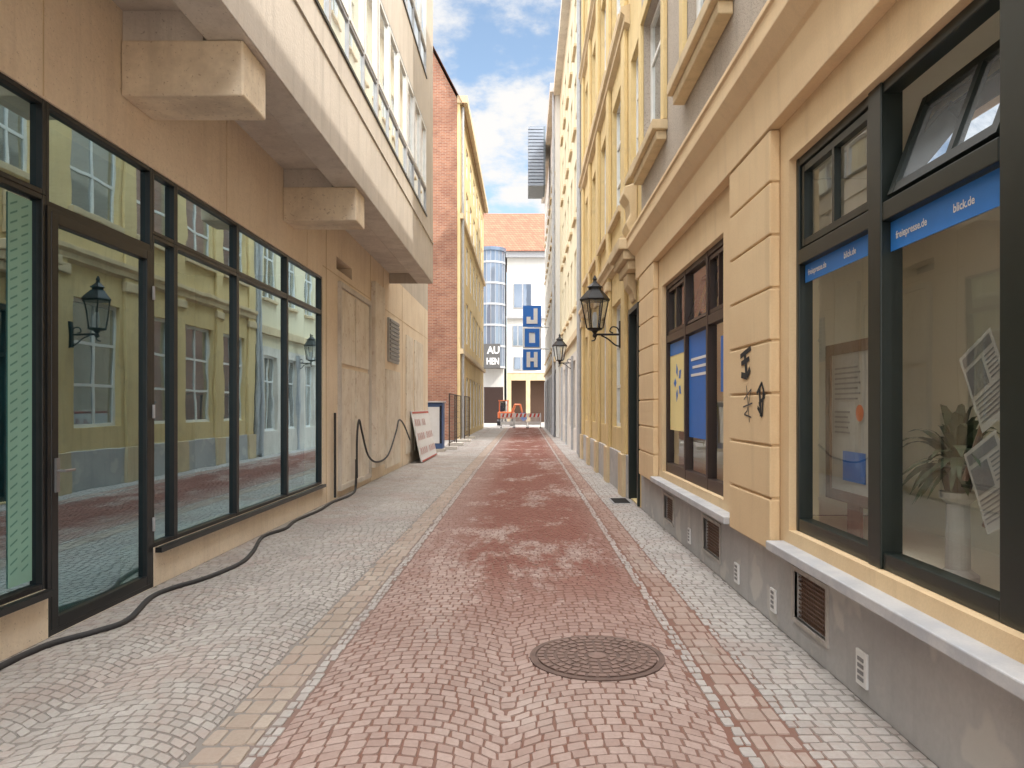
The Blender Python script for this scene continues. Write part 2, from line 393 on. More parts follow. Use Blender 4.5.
def panel(y0,y1,z0,z1,fw=.036,name='shopfront_window'):
    w=frame(MB(),GX,y0,y1,z0,z1,fw,.09).build(name,m_black,LB,bevel=.004)
    MB().quad((GX,y0+.03,z0+.03),(GX,y1-.03,z0+.03),(GX,y1-.03,z1-.03),(GX,y0+.03,z1-.03)).build('pane',m_glassL,w); return w
for a,b in zip(cols[:-1],cols[1:]):
    panel(a+.002,b-.002,.345,3.06); panel(a+.002,b-.002,3.062,zt)
panel(5.262,6.758,3.0,zt)
YS=[6.762,7.22,8.78,10.62,12.4]
for i,(a,b) in enumerate(zip(YS[:-1],YS[1:])):
    panel(a+.002,b-.002,.345,3.14); panel(a+.002,b-.002,3.142,zt)
d=frame(MB(),GX+.02,5.30,6.72,.04,2.97,.08,.08).build('door',m_black,LB,bevel=.006)
MB().quad((GX+.02,5.36,.1),(GX+.02,6.66,.1),(GX+.02,6.66,2.9),(GX+.02,5.36,2.9)).build('pane',m_glassL,d)
mb=MB(); mb.box(GX+.06,GX+.075,5.33,5.37,1.0,1.24); mb.tube([(GX+.07,5.35,1.15),(GX+.12,5.35,1.15),(GX+.12,5.47,1.15)],.01); mb.build('handle',m_grey,d)
for z in (.5,1.5,2.55): MB().tube([(GX+.07,6.735,z),(GX+.07,6.735,z+.12)],.013).build('hinge',m_greyp,d)
frame(MB(),GX,5.262,6.758,.0,2.998,.038,.11).build('door_frame',m_black,LB)
MB().box(LX+.001,LX+.06,1.2,5.24,.30,.345).build('sill_flashing',m_black,LB)
MB().box(LX+.001,LX+.06,6.78,12.4,.30,.345).build('sill_flashing',m_black,LB)
pf=thing('protective_film','green protective film strip with diagonal print stuck on the glass left of the door','film',(GX+.005,5.0,.42))
MB().box(GX+.004,GX+.006,4.93,5.17,.42,3.0).build('sheet',m_mint,pf)
for q in range(2):
    mb=MB()
    for k in range(40):
        z=.5+k*.062; y=4.95+q*.11; mb.quad((GX+.007,y,z),(GX+.007,y+.07,z+.033),(GX+.007,y+.07,z+.046),(GX+.007,y,z+.013))
    mb.build('diagonal_print',m_mintp,pf)
def wallpanel(y0,y1,z0,z1,mat,name='access_panel',t=.03):
    p=MB().box(LX+.001,LX+t,y0,y1,z0,z1).build(name,mat,LB,bevel=.006); return p
m_panel=plaster('pale_panel',(.82,.76,.66),(.68,.60,.49),var=.8,scale=2.5,fine=30,bump=.2,streak=.5,specks=(9,.63,(.58,.48,.38)))
wallpanel(13.5,14.65,.2,2.3,m_panel,'door_panel'); wallpanel(14.72,15.95,.2,2.3,m_panel,'door_panel'); wallpanel(13.5,14.65,2.38,3.7,m_panel); wallpanel(14.72,15.95,2.38,3.7,m_panel)
frame(MB(),LX+.03,13.38,16.06,.12,3.82,.09,.06).build('door_surround',m_conc,LB)
wallpanel(16.3,17.4,.3,4.3,m_panel,'wall_rib',.1)
wallpanel(17.9,19.9,.15,2.5,m_panel,'door_panel',.04)
v=MB().box(LX+.001,LX+.05,18.2,19.6,2.7,3.75).build('vent_frame',m_greyp,LB)
mb=MB()
for k in range(10): mb.box(LX+.052,LX+.075,18.26,19.54,2.76+k*.1,2.82+k*.1)
mb.build('louvre',m_grey,v)
wallpanel(21,22.2,.3,3.6,m_panel); wallpanel(22.6,24.4,.3,3.6,m_panel)
mb=MB()
for y in (12.6,16.2,17.65,20.4,25.0): mb.box(LX-.002,LX+.006,y,y+.02,.01,4.84)
mb.box(LX-.002,LX+.005,12.4,25.79,3.9,3.915)
for y in (2.1,5.2,8.4,11.5): mb.box(LX-.002,LX+.004,y,y+.01,3.73,4.84)
mb.build('panel_joint',m_stonetrim,LB)
MB().tube([(LX+.05,13.0,.05),(LX+.05,13.0,1.5)],.022).build('conduit',m_rubber,LB)

# ------------------------------------------------------------------ LEFT brick house
BB=thing('brick_building','tall brick gabled house with a yellow street front beyond the modern building','building',(-7,47,0))
prof=[(-11,0),(LX,0),(LX,16.6),(-6.2,22.2),(-11,13.0)]
MB().prismY(prof,37,58).build('brick_wall',m_brick,BB)
mb=MB(); mb.quad((LX+.3,36.8,16.3),(LX+.3,58.2,16.3),(-6.25,58.2,22.6),(-6.25,36.8,22.6)); mb.build('roof',m_tiles,BB)
ops=[]
for k in range(7):
    y=38+k*2.85
    for z0,z1 in ((.3,3.2),(5.0,7.2),(8.2,10.3),(11.2,13.2),(14,15.6)): ops.append((y,y+1.5,z0,z1))
facade(MB(),LX+.14,-1,37.02,58,0,16.4,ops,.12).build('street_front',m_yellow,BB)
MB().quad((LX+.14,37.02,0),(LX,37.02,0),(LX,37.02,16.4),(LX+.14,37.02,16.4)).build('corner_edge',m_yellow,BB)
MB().box(LX+.001,LX+.5,36.95,58.1,16.4,16.75).build('eaves_cornice',m_stonetrim,BB)
for z in (4.2,10.8): MB().box(LX+.141,LX+.3,37.02,58,z,z+.25).build('string_course',m_stonetrim,BB)
for (a,b,c,d_) in ops: window(BB,LX+.06,a,b,c,d_,m_wf,m_glassU,(.5,),(.65,),.08,.06)
MB().tube([(LX+.25,37.3,0),(LX+.25,37.3,16.3)],.07).build('downpipe',m_greyp,BB)

# ------------------------------------------------------------------ RIGHT shop building
RX=1.84; RH=10.6
RB=thing('shop_building','peach and grey rendered building on the right with two display windows','building',(5,3,0))
W1=(2.74,5.3,.74,3.32); W2=(7.05,10.2,.74,3.22); W0=(-1.5,1.6,.74,3.32)
facade(MB(),RX,1,-5,12,.6,3.8,[W1,W2,W0],.14).build('ground_wall',m_peach,RB)
gr=[(4.62,5.18,.17,.49),(7.15,7.8,.15,.47),(9.4,10.0,.15,.45)]
facade(MB(),RX-.002,1,-5,12,0,.598,gr,.12).build('plinth',m_plinth,RB)
m_gf=plaster('grate_frame_grey',(.50,.47,.44),(.36,.33,.30),var=.8,scale=6,bump=.2)
for (a,b,c,d_) in gr:
    g=frame(MB(),RX+.0,a-.03,b+.03,c-.03,d_+.03,.03,.03).build('basement_grate',m_gf,RB)
    mb=MB()
    n=int((b-a)/.03)
    for k in range(n): mb.box(RX+.03,RX+.04,a+k*.03,a+k*.03+.01,c,d_)
    for k in range(11): mb.box(RX+.025,RX+.03,a,b,c+k*.03,c+k*.03+.009)
    mb.build('mesh_grille',m_wood,g); MB().quad((RX+.09,a,c),(RX+.09,b,c),(RX+.09,b,d_),(RX+.09,a,d_)).build('grate_back',m_wood,g)
for (a,b,c,d_) in [(4.06,4.19,.085,.275),(5.54,5.66,.09,.26),(6.5,6.63,.08,.25),(8.4,8.52,.08,.25)]:
    vc=MB().box(RX-.018,RX-.003,a,b,c,d_).build('vent_cover',m_whitep,RB,bevel=.003)
    mb=MB()
    for k in range(4): mb.box(RX-.022,RX-.0185,a+.03,b-.03,c+.03+k*.035,c+.05+k*.035)
    mb.build('vent_slot',m_grey,vc)
mb=MB(); mb.box(2.9,9,-5,12,0,RH); mb.build('inner_wall',m_beige,RB)
MB().box(RX+.15,2.899,-5,12,3.5,3.7).build('display_ceiling',m_beige,RB)
MB().box(RX+.15,2.899,-5,6.3,.60,.70).build('display_floor',m_beige,RB)
MB().box(RX+.15,2.899,6.36,12,.60,.70).build('display_floor',m_brown,RB)
MB().box(RX+.15,2.899,6.3,6.35,.705,3.49).build('partition',m_beige,RB)
MB().box(2.35,2.4,6.36,10.6,.705,3.49).build('display_back',m_yb,RB)
MB().box(RX+.15,2.899,12-.1,11.99,.705,3.49).build('partition',m_beige,RB)
for a,b in ((1.7,5.42),(6.57,10.42)):
    MB().box(1.715,RX+.13,a,b,.585,.65).build('window_sill',m_marble,RB,bevel=.008)
def pil(y0,y1,root=RB,z0=.56,z1=3.60,xf=RX-.08,mat=None):
    mat=mat or m_peach
    n=8; h=(z1-z0)/n
    p=MB().box(xf+.02,RX-.001,y0+.015,y1-.015,z0,z1).build('pilaster',mat,root)
    mb=MB()
    for k in range(n): mb.box(xf,RX-.004,y0,y1,z0+k*h+.008,z0+(k+1)*h-.008)
    mb.build('rusticated_face',mat,p,bevel=.01); return p
pil(5.47,6.55); pil(10.45,11.75); pil(1.75,2.6)
prof=[(RX+.001,3.605),(RX-.09,3.605),(RX-.10,3.98),(RX-.13,4.0),(RX-.22,4.10),(RX-.22,4.24),(RX-.24,4.25),(RX-.24,4.29),(RX+.001,4.34)]
MB().prismY(prof,-5,12.02).build('cornice',m_peach2,RB,bevel=.006)
ups=[]
for y in (-3.2,.3,3.6,6.85,10.0):
    for z0,z1 in ((5.35,7.5),): ups.append((y,y+1.75,z0,z1))
facade(MB(),RX,1,-5,12,4.1,RH,ups,.2).build('upper_wall',m_pebble,RB)
for (a,b,c,d_) in ups:
    window(RB,RX+.13,a,b,c,d_,m_wf,m_glassU,(.5,),(.7,),.07,.06)
    s_=MB().box(RX-.2,RX+.1,a-.2,b+.2,c-.16,c-.03); s_.box(RX-.14,RX-.002,a-.15,b+.15,c-.28,c-.162); s_.build('window_sill',m_stonetrim,RB,bevel=.012)
    mb=MB(); mb.box(RX-.06,RX-.002,a-.2,a-.002,c-.028,d_+.2); mb.box(RX-.06,RX-.002,b+.002,b+.2,c-.028,d_+.2); mb.box(RX-.058,RX-.003,a-.001,b+.001,d_+.002,d_+.2); mb.build('window_surround',m_yellow,RB,bevel=.01)
MB().box(RX-.12,9,-5,12,RH,RH+.3).build('roof_eaves',m_stonetrim,RB)
GX1=RX+.10
y0,y1,z0,z1=W1
yj=3.03
mb=MB()
mb.box(GX1-.05,GX1+.05,y0,yj,z0,z1); mb.box(GX1-.05,GX1+.05,y1-.05,y1,z0,z1)
mb.box(GX1-.06,GX1+.06,4.02,4.17,z0+.001,z1-.001)
for a,b in ((yj,4.02),(4.17,y1-.05)):
    mb.box(GX1-.047,GX1+.047,a,b,z0,z0+.09); mb.box(GX1-.047,GX1+.047,a,b,z1-.06,z1); mb.box(GX1-.053,GX1+.053,a,b,2.58,2.68)
w1=mb.build('display_window',m_green,RB,bevel=.006)
for a,b in ((yj-.03,4.04),(4.15,y1-.03)):
    MB().quad((GX1,a,z0+.05),(GX1,b,z0+.05),(GX1,b,2.6),(GX1,a,2.6)).build('pane',m_glassR,w1)
s_=frame(MB(),GX1-.01,4.19,y1-.07,2.70,z1-.07,.045,.05,(.5,)).build('casement',m_green,w1)
MB().quad((GX1,4.19,2.7),(GX1,y1-.07,2.7),(GX1,y1-.07,z1-.07),(GX1,4.19,z1-.07)).build('transom_pane',m_glassR,w1)
def tiltfn(v,ax=GX1-.02,az=2.70,ang=R(20)):
    dz=v[2]-az; dx=v[0]-ax; return (ax+dx*math.cos(ang)+dz*math.sin(ang),v[1],az+dz*math.cos(ang)-dx*math.sin(ang))
mb=frame(MB(),GX1-.02,yj+.03,3.98,2.70,z1-.08,.055,.05,(.42,)); mb.v=[tiltfn(v) for v in mb.v]; mb.build('open_sash',m_green,w1)
mb=MB().quad((GX1-.02,yj+.05,2.72),(GX1-.02,3.96,2.72),(GX1-.02,3.96,z1-.1),(GX1-.02,yj+.05,z1-.1)); mb.v=[tiltfn(v) for v in mb.v]; mb.build('sash_pane',m_glassT,w1)
y0b,y1b,z0b,z1b=W0
window(RB,GX1,y0b,y1b,z0b,z1b,m_green,m_glassR,(.5,),(.72,),.08,.1,'display_window')
def Rmap(x,y,z): return lambda u,v:(x,y-u,z+v)
def banner(y0,y1,z0,z1,lab,sz):
    b=thing('window_banner',lab,'sign',(GX1-.01,(y0+y1)/2,z0))
    MB().box(GX1-.008,GX1-.004,y0,y1,z0,z1).build('blue_strip',m_blue,b)
    text_on(MB(),'freiepresse.de',sz,Rmap(GX1-.010,y1-.06,z0+(z1-z0)*.36),.0012).build('lettering',m_whitep,b)
    text_on(MB(),'blick.de',sz,Rmap(GX1-.010,y0+(y1-y0)*.40,z0+(z1-z0)*.36),.0012).build('lettering',m_whitep,b)
banner(4.175,5.24,2.455,2.575,'blue strip with white web addresses on the display pane beside the casement',.055)
banner(3.035,4.015,2.42,2.575,'blue strip with white web addresses below the tilted open sash',.054)
y0,y1,z0,z1=W2
mb=MB()
bars=[y0,y0+.07,7.87,7.95,8.97,9.05,y1-.07,y1]
for a,b in zip(bars[::2],bars[1::2]): mb.box(GX1-.05,GX1+.05,a,b,z0,z1)
for a,b in zip(bars[1:-1:2],bars[2:-1:2]):
    mb.box(GX1-.047,GX1+.047,a,b,z0,z0+.12); mb.box(GX1-.047,GX1+.047,a,b,z1-.06,z1); mb.box(GX1-.047,GX1+.047,a,b,2.45,2.55)
w2=mb.build('display_window',m_brown,RB,bevel=.006)
for a,b in zip(bars[1:-1:2],bars[2:-1:2]):
    MB().quad((GX1,a-.02,z0+.05),(GX1,b+.02,z0+.05),(GX1,b+.02,2.47),(GX1,a-.02,2.47)).build('pane',m_glassR,w2)
    s_=frame(MB(),GX1-.01,a+.01,b-.01,2.56,z1-.07,.04,.05,(.5,))
    if 7.9<a<8.0: s_.v=[tiltfn(v,GX1,2.56,R(18)) for v in s_.v]
    s_.build('transom_sash',m_brown,w2)
    MB().quad((GX1+.004,a,2.56),(GX1+.004,b,2.56),(GX1+.004,b,z1-.07),(GX1+.004,a,z1-.07)).build('transom_pane',m_glassR,w2)
PX=GX1-.006
def poster(y0,y1,z0,z1,mat,lab,mark=None):
    p=thing('window_poster',lab,'poster',(PX,(y0+y1)/2,z0))
    MB().box(PX-.002,PX,y0,y1,z0,z1).build('sheet',mat,p)
    yc=(y0+y1)/2
    if mark=='petals':
        mb=MB()
        for k in range(5):
            a=k*1.25; c0=Vector((0,math.cos(a),math.sin(a))); n=Vector((0,-c0.z,c0.y)); o_=Vector((PX-.004-k*.0003,yc,z1-.52))
            mb.quad(o_+c0*.08,o_+c0*.16+n*.06,o_+c0*.26,o_+c0*.16-n*.06)
        mb.build('printed_petals',m_blue2,p)
        MB().box(PX-.005,PX-.003,y0,y1,z1-.16,z1-.002).build('blue_header',m_blue,p)
    else:
        mb=MB()
        for k in range(3): mb.box(PX-.006,PX-.003,y0+.10,y1-.12-.08*(k%2),z1-.30-k*.09,z1-.27-k*.09)
        mb.build('printed_lines',m_whitep,p)
poster(9.10,10.1,1.30,2.43,m_yb,'pale yellow poster with blue header and petals in the far pane of the brown window','petals')
poster(8.0,8.95,1.25,2.43,m_blue2,'large blue poster in the middle pane of the brown window')
poster(7.14,7.5,1.75,2.3,m_blue2,'small blue poster in the near pane of the brown window')
def rib(mb,pts,w,x=RX-.0835):
    for (a,b) in zip(pts[:-1],pts[1:]):
        d=Vector((b[0]-a[0],b[1]-a[1])); n=Vector((-d.y,d.x)).normalized()*w/2
        mb.quad((x,a[0]-n.x,a[1]-n.y),(x,b[0]-n.x,b[1]-n.y),(x,b[0]+n.x,b[1]+n.y),(x,a[0]+n.x,a[1]+n.y))
m_spray=simple('faded_spray',(.09,.08,.08),.9,0,.6,30)
gf=thing('graffiti_tag','black graffiti scrawls on the peach rusticated pilaster','graffiti',(RX-.0835,6.0,1.5))
mb=MB(); Y=6.05
rib(mb,[(Y+.15,2.01),(Y-.14,2.06)],.04); rib(mb,[(Y+.03,2.05),(Y-.02,1.86)],.06,RX-.084); rib(mb,[(Y+.12,1.95),(Y-.10,1.98)],.04,RX-.0845); rib(mb,[(Y+.12,1.86),(Y-.04,1.84),(Y-.12,1.90)],.05,RX-.085)
mb.build('upper_scrawl',m_dark,gf)
mb=MB(); Y=5.66
rib(mb,[(Y+.10,1.70),(Y-.02,1.78),(Y-.09,1.68),(Y+.05,1.62)],.03); rib(mb,[(Y-.06,1.74),(Y-.03,1.53),(Y+.08,1.60)],.032,RX-.084); rib(mb,[(Y+.03,1.73),(Y+.0,1.53)],.045,RX-.0845)
mb.build('lower_scrawl',m_dark,gf)
mb=MB(); Y=5.98
rib(mb,[(Y+.12,1.66),(Y-.08,1.74),(Y+.03,1.57),(Y+.11,1.54),(Y-.08,1.52)],.012); rib(mb,[(Y+.05,1.77),(Y-.03,1.48)],.012,RX-.084); rib(mb,[(Y+.14,1.60),(Y-.11,1.63)],.012,RX-.0845)
mb.build('thin_scrawl',m_spray,gf)
fp=thing('framed_notice','brown framed notice inside the display window next to the pilaster','framed notice',(2.2,5.1,.7))
mb=frame(MB(),2.2,4.74,5.50,.95,2.04,.075,.05); mb.build('frame',m_wood,fp)
MB().box(2.19,2.2,4.80,5.44,1.01,1.98).build('sheet',m_ped,fp)
mb=MB(); mb.box(2.183,2.188,4.88,5.22,1.10,1.30); mb.build('blue_print',m_blue2,fp)
mb=MB(); mb.lathe(0,0,[(.055,0),(.055,.004)],20); mb.v=[(2.186-v[2],4.96+v[0],1.56+v[1]) for v in mb.v]; mb.build('orange_spot',m_orange,fp)
mb=MB()
for k in range(7): mb.box(2.184,2.188,5.0-.04*(k%2),5.36,1.86-k*.035,1.872-k*.035)
for k in range(5): mb.box(2.184,2.188,5.12+.03*(k%2),5.36,1.56-k*.035,1.572-k*.035)
mb.build('printed_lines',m_grey,fp)
MB().box(2.205,2.225,5.0,5.2,.7,.96).build('stand',m_wood,fp)
pp=thing('pedestal','slim pale pedestal inside the large display window','pedestal',(2.25,3.95,.7))
MB().lathe(2.25,3.95,[(.10,.70),(.10,.73),(.06,.76),(.055,1.1),(.09,1.13),(.09,1.16)],20).build('column',m_ped,pp)
pl=thing('potted_plant','leafy green plant in a dark pot on the pale pedestal','plant',(2.25,3.95,1.162))
MB().lathe(2.25,3.95,[(.06,1.162),(.09,1.28),(.095,1.29)],16).build('pot',m_brown,pl)
mb=MB()
for k in range(110):
    a=random.uniform(0,6.28); L=random.uniform(.25,.72); e=random.uniform(.1,1.45); w_=random.uniform(.02,.038)
    d=Vector((math.cos(a)*.5,math.sin(a),0)); side=Vector((-math.sin(a),math.cos(a),0)); p=Vector((2.25,3.95,1.28)); q=[]
    for i in range(6):
        t_=i/5; ww=w_*math.sin(math.pi*min(1,t_*.9+.1)); c=p+d*(L*t_*math.cos(e))+Vector((0,0,L*(t_*math.sin(e)-.5*t_*t_)))*1.1
        q.append((c-side*ww,c+side*ww))
    for i in range(5): mb.quad(q[i][0],q[i][1],q[i+1][1],q[i+1][0])
mb.build('leaves',m_leaf,pl)
nr=thing('newspaper_rack','slanted wooden newspaper display with printed pages at the right edge of the window','newspaper rack',(2.15,3.3,.7))
mb=MB(); mb.tube([(2.12,3.66,1.25),(2.12,3.2,2.1)],.015); mb.tube([(2.12,3.5,1.05),(2.12,3.05,1.85)],.015); mb.build('rail',m_wood,nr)
for (yc,zc) in ((3.46,1.72),(3.42,1.26)):
    ca,sa=math.cos(R(28)),math.sin(R(28))
    def pg(u,v,x=2.10): return (x,yc-(u*ca-v*sa),zc+(u*sa+v*ca))
    n_=MB().quad(pg(-.14,-.2),pg(.14,-.2),pg(.14,.2),pg(-.14,.2)).build('newspaper',m_ped,nr)
    mb=MB(); mb.quad(pg(-.12,.13,2.098),pg(.12,.13,2.098),pg(.12,.18,2.098),pg(-.12,.18,2.098)); mb.quad(pg(-.12,-.02,2.098),pg(.02,-.02,2.098),pg(.02,.11,2.098),pg(-.12,.11,2.098))
    for k in range(6):
        mb.quad(pg(.04,.10-k*.022,2.098),pg(.12,.10-k*.022,2.098),pg(.12,.108-k*.022,2.098),pg(.04,.108-k*.022,2.098))
        mb.quad(pg(-.12,-.05-k*.022,2.098),pg(.12,-.05-k*.022,2.098),pg(.12,-.042-k*.022,2.098),pg(-.12,-.042-k*.022,2.098))
    mb.build('print',m_grey,n_)

# ------------------------------------------------------------------ RIGHT yellow building
YB=thing('yellow_stone_building','yellow stone building with flat pilasters and a dark doorway beyond the shop','building',(5,18,0))
ops=[(12.15,13.25,0.02,3.3)]
bays=[(14.35,16.0),(16.75,18.4),(19.15,20.8),(21.55,23.2)]
for a,b in bays:
    for z0,z1 in ((1.2,3.7),(5.4,7.8),(9.0,11.2),(12.4,14.4)): ops.append((a,b,z0,z1))
for z0,z1 in ((5.6,7.6),(9.0,11.2),(12.4,14.4)): ops.append((12.2,13.2,z0,z1))
YH=15.4
facade(MB(),RX,1,12.001,24,.001,YH,ops,.25).build('front_wall',m_yellow,YB)
MB().box(RX+.3,9,12.001,24,0,YH).build('inner_wall',m_dark,YB)
MB().quad((RX,12.001,4.2),(9,12.001,4.2),(9,12.001,YH),(RX,12.001,YH)).build('side_wall',m_yellow,YB)
MB().box(RX-.05,RX-.002,13.3,24,0,.75).build('plinth',m_plinth,YB,bevel=.01)
for y in (13.55,16.12,18.52,20.92,23.35):
    p=MB().box(RX-.075,RX-.003,y,y+.5,.76,YH-.5).build('pilaster',m_yellow,YB,bevel=.015)
    MB().box(RX-.12,RX-.004,y-.05,y+.55,0.0,.755).build('pilaster_base',m_stonetrim,p,bevel=.01)
    MB().box(RX-.12,RX-.004,y-.04,y+.54,4.05,4.25).build('capital',m_stonetrim,p,bevel=.02)
for z in (4.3,8.3,11.7): MB().prismY([(RX-.001,z),(RX-.10,z+.05),(RX-.10,z+.16),(RX-.16,z+.22),(RX-.16,z+.3),(RX-.001,z+.36)],13.3,24).build('string_course',m_stonetrim,YB)
for (a,b,c,d_) in ops[1:]:
    window(YB,RX+.12,a,b,c,d_,m_wf,m_glassU,(.5,),(.66,.33),.07,.06)
    if c>4: MB().box(RX-.10,RX+.05,a-.08,b+.08,c-.13,c-.01).build('window_sill',m_stonetrim,YB,bevel=.01)
d=frame(MB(),RX+.15,12.16,13.24,.02,3.29,.08,.08,(.5,),(.75,)).build('door',m_green,YB)
MB().box(RX+.152,RX+.18,12.2,13.2,.05,2.5).build('leaf',m_green,d)
MB().box(RX+.153,RX+.17,12.2,13.2,2.55,3.25).build('fanlight',m_glassU,d)
mb=MB(); mb.box(RX-.04,RX+.108,13.17,13.245,.01,3.28); mb.box(RX-.04,RX+.108,12.155,12.22,.01,3.28); mb.box(RX-.04,RX+.108,12.221,13.169,3.2,3.28); mb.build('door_lining',m_green,d)
h=MB(); h.box(RX-.36,RX-.002,12.03,13.45,4.10,4.28); h.box(RX-.28,RX-.002,12.08,13.37,3.95,4.098); h.box(RX-.20,RX-.002,12.14,13.3,3.8,3.948)
hd=h.build('door_hood',m_stonetrim,YB,bevel=.02)
MB().prismY([(RX-.002,3.35),(RX-.04,3.37),(RX-.07,3.5),(RX-.15,3.6),(RX-.17,3.795),(RX-.002,3.795)],12.5,12.95).build('console',m_stonetrim,hd,bevel=.015)
orn=MB(); orn.prismY([(RX-.002,4.45),(RX-.14,4.47),(RX-.20,4.6),(RX-.12,4.75),(RX-.14,4.95),(RX-.24,5.08),(RX-.22,5.2),(RX-.002,5.28)],12.4,12.95)
orn.build('ornament',m_stonetrim,hd,bevel=.02)
MB().box(RX-.4,9,12,24,YH,YH+.4).build('eaves_cornice',m_stonetrim,YB)
MB().tube([(RX-.12,23.95,.1),(RX-.12,23.95,YH-.1)],.06).build('downpipe',m_greyp,YB)

# ------------------------------------------------------------------ RIGHT cream and white buildings
def plainb(name,lab,y0,y1,H,wall,fm,win_w,step,floors,ground_m=None,eave=.34,RX=RX):
    b=thing(name,lab,'building',(6,(y0+y1)/2,0)); ops=[]
    y=y0+.9
    while y+win_w<y1-.4:
        for z0,z1 in floors: ops.append((y,y+win_w,z0,z1))
        y+=step
    facade(MB(),RX,1,y0,y1,3.6,H,ops,.2).build('front_wall',wall,b)
    facade(MB(),RX-.04,1,y0,y1,0,3.598,[(o[0],o[1],o[2],o[3]) for o in ops],.24).build('ground_wall',ground_m or wall,b)
    MB().box(RX+.3,10,y0+.01,y1-.01,0,H).build('inner_wall',m_dark,b)
    MB().quad((RX,y0,0),(10,y0,0),(10,y0,H),(RX,y0,H)).build('side_wall',wall,b)
    MB().quad((RX,y1,0),(10,y1,0),(10,y1,H),(RX,y1,H)).build('side_wall',wall,b)
    for (a,c,z0,z1) in ops:
        window(b,RX+.1,a,c,z0,z1,fm,m_glassU,(.5,),(.66,),.07,.06)
        if z0>4: MB().box(RX-.10,RX+.05,a-.06,c+.06,z0-.1,z0-.01).build('window_sill',m_stonetrim,b)
    MB().box(RX-eave,10,y0+.002,y1,H,H+.45).build('eaves_cornice',m_conc,b)
    MB().box(RX-.12,RX-.002,y0+.002,y1,4.0,4.25).build('string_course',m_stonetrim,b)
    MB().tube([(RX-.12,y0+.25,.1),(RX-.12,y0+.25,H)],.07).build('downpipe',m_greyp,b)
    for k in range(int((y1-y0)/4)):
        MB().box(RX-.12,RX-.045,y0+.5+k*4-.35+.2,y0+.5+k*4+.05,0,3.5).build('pier',m_greyp,b)
    return b
CB=plainb('cream_building','cream rendered building behind the yellow stone one with a grey downpipe',24.0,40.0,18.0,m_cream,m_wf,1.2,2.3,((.8,3.3),(5.2,7.3),(8.4,10.5),(11.6,13.6),(14.6,16.6)),m_conc)
WX=1.62
WB=plainb('pale_corner_building','pale building at the far right end of the lane with a louvred bay high up',40.0,62.0,18.2,m_white_w,m_greyp,1.3,2.6,((.6,3.4),(5,7.1),(8.2,10.3),(11.4,13.4),(14.3,16.2)),m_greyp,.3,WX)
m_louv=simple('blue_grey_louvre',(.24,.28,.34),.5,.1)
by=MB().box(.32,WX-.32,48.2,51,15.7,19.4).build('roof_bay',simple('bay_dark_grey',(.14,.17,.20),.5),WB)
mb=MB()
for k in range(18): mb.box(.2,WX-.45,48.05,51.1,15.6+k*.21,15.76+k*.21)
mb.build('louvre',m_louv,by)

# ------------------------------------------------------------------ far end
FB=thing('white_far_building','white building with an orange-brown tiled roof closing the far end of the lane','building',(3,86,0))
MB().box(-1.9,14,80,92,5.2,17.9).build('wall',m_white_w,FB)
MB().box(-1.85,13.9,82,92,0,5.2).build('arcade_back',m_wood,FB)
mb=MB()
for x in (-1.9,.1,2.1,4.1,6.1): mb.box(x,x+.45,80,80.6,0,4.4)
mb.box(-1.9,14,80.05,80.55,4.402,5.198); mb.build('arcade',m_stonetrim,FB)
MB().prismX([(79.2,17.9),(92,17.9),(86,23.5),(85,23.2)],-9,14.5).build('roof',m_tiles,FB)
def fwin(x0,x1,z0,z1,n=2):
    mb=MB(); y=79.93; mb.box(x0,x1,y,y+.06,z0,z1)
    w=mb.build('window',m_greyp,FB); mb=MB(); ww=(x1-x0)/n
    for k in range(n): mb.box(x0+k*ww+.07,x0+(k+1)*ww-.07,y-.02,y-.001,z0+.08,z1-.08)
    mb.build('pane',m_glassB,w)
fwin(-1.2,.7,12,14.6); fwin(-1.3,-.2,8.0,10.2); fwin(.2,1.6,8.0,10.2); fwin(2.2,4,12,14.6); fwin(-1.2,1.2,5.5,6.9,3)
MB().box(-2,14,79.7,79.998,10.9,11.15).build('string_course',m_greyp,FB); MB().box(-2,14,79.5,79.998,17.3,17.88).build('gutter',m_greyp,FB)
GB=thing('glass_bay_building','tall narrow building with a rounded glazed bay left of the white building','building',(-5,76,0))
MB().box(-12,-2.2,77,90,0,17.7).build('wall',m_white_w,GB)
MB().lathe(-3.4,77,[(1.35,5.5),(1.35,17.2),(1.5,17.25),(1.5,17.6)],20).build('glazed_bay',m_glassB,GB)
mb=MB()
for z in (5.5,7.6,9.7,11.8,13.9,16): mb.lathe(-3.4,77,[(1.42,z),(1.42,z+.2)],20)
for k in range(20):
    a=2*math.pi*k/20; mb.tube([(-3.4+1.37*math.cos(a),77+1.37*math.sin(a),5.5),(-3.4+1.37*math.cos(a),77+1.37*math.sin(a),17.2)],.03,4)
mb.build('bay_frame',m_greyp,GB)
MB().box(-5.2,-2.2,76,77,0,3.6).build('shop_front',m_brown,GB)
sg=thing('shop_sign','grey-brown shop sign with white letters at the far left end of the lane','sign',(-3.2,72,5))
MB().box(-4.0,-2.35,72.1,72.3,5.3,7.6).build('panel',simple('sign_grey',(.10,.10,.10),.6),sg)
text_on(MB(),'AU',.95,lambda u,v:(-3.02+u,72.08,7.0+v),.03,.9,center=True).build('lettering',m_whitep,sg)
text_on(MB(),'HEN',.85,lambda u,v:(-3.05+u,72.08,5.95+v),.03,.72,True).build('lettering',m_whitep,sg)
MB().box(-4.0,-3.9,72.1,72.3,0,5.3).build('post',m_greyp,sg)
js=thing('vertical_shop_sign','vertical blue and white sign spelling JOH over the far end of the lane','sign',(.5,50,4))
def lbox(pts):
    mb=MB()
    for (x0,x1,za,zb) in pts: mb.box(.465+x0,.465+x1,49.95,49.998,za,zb)
    return mb
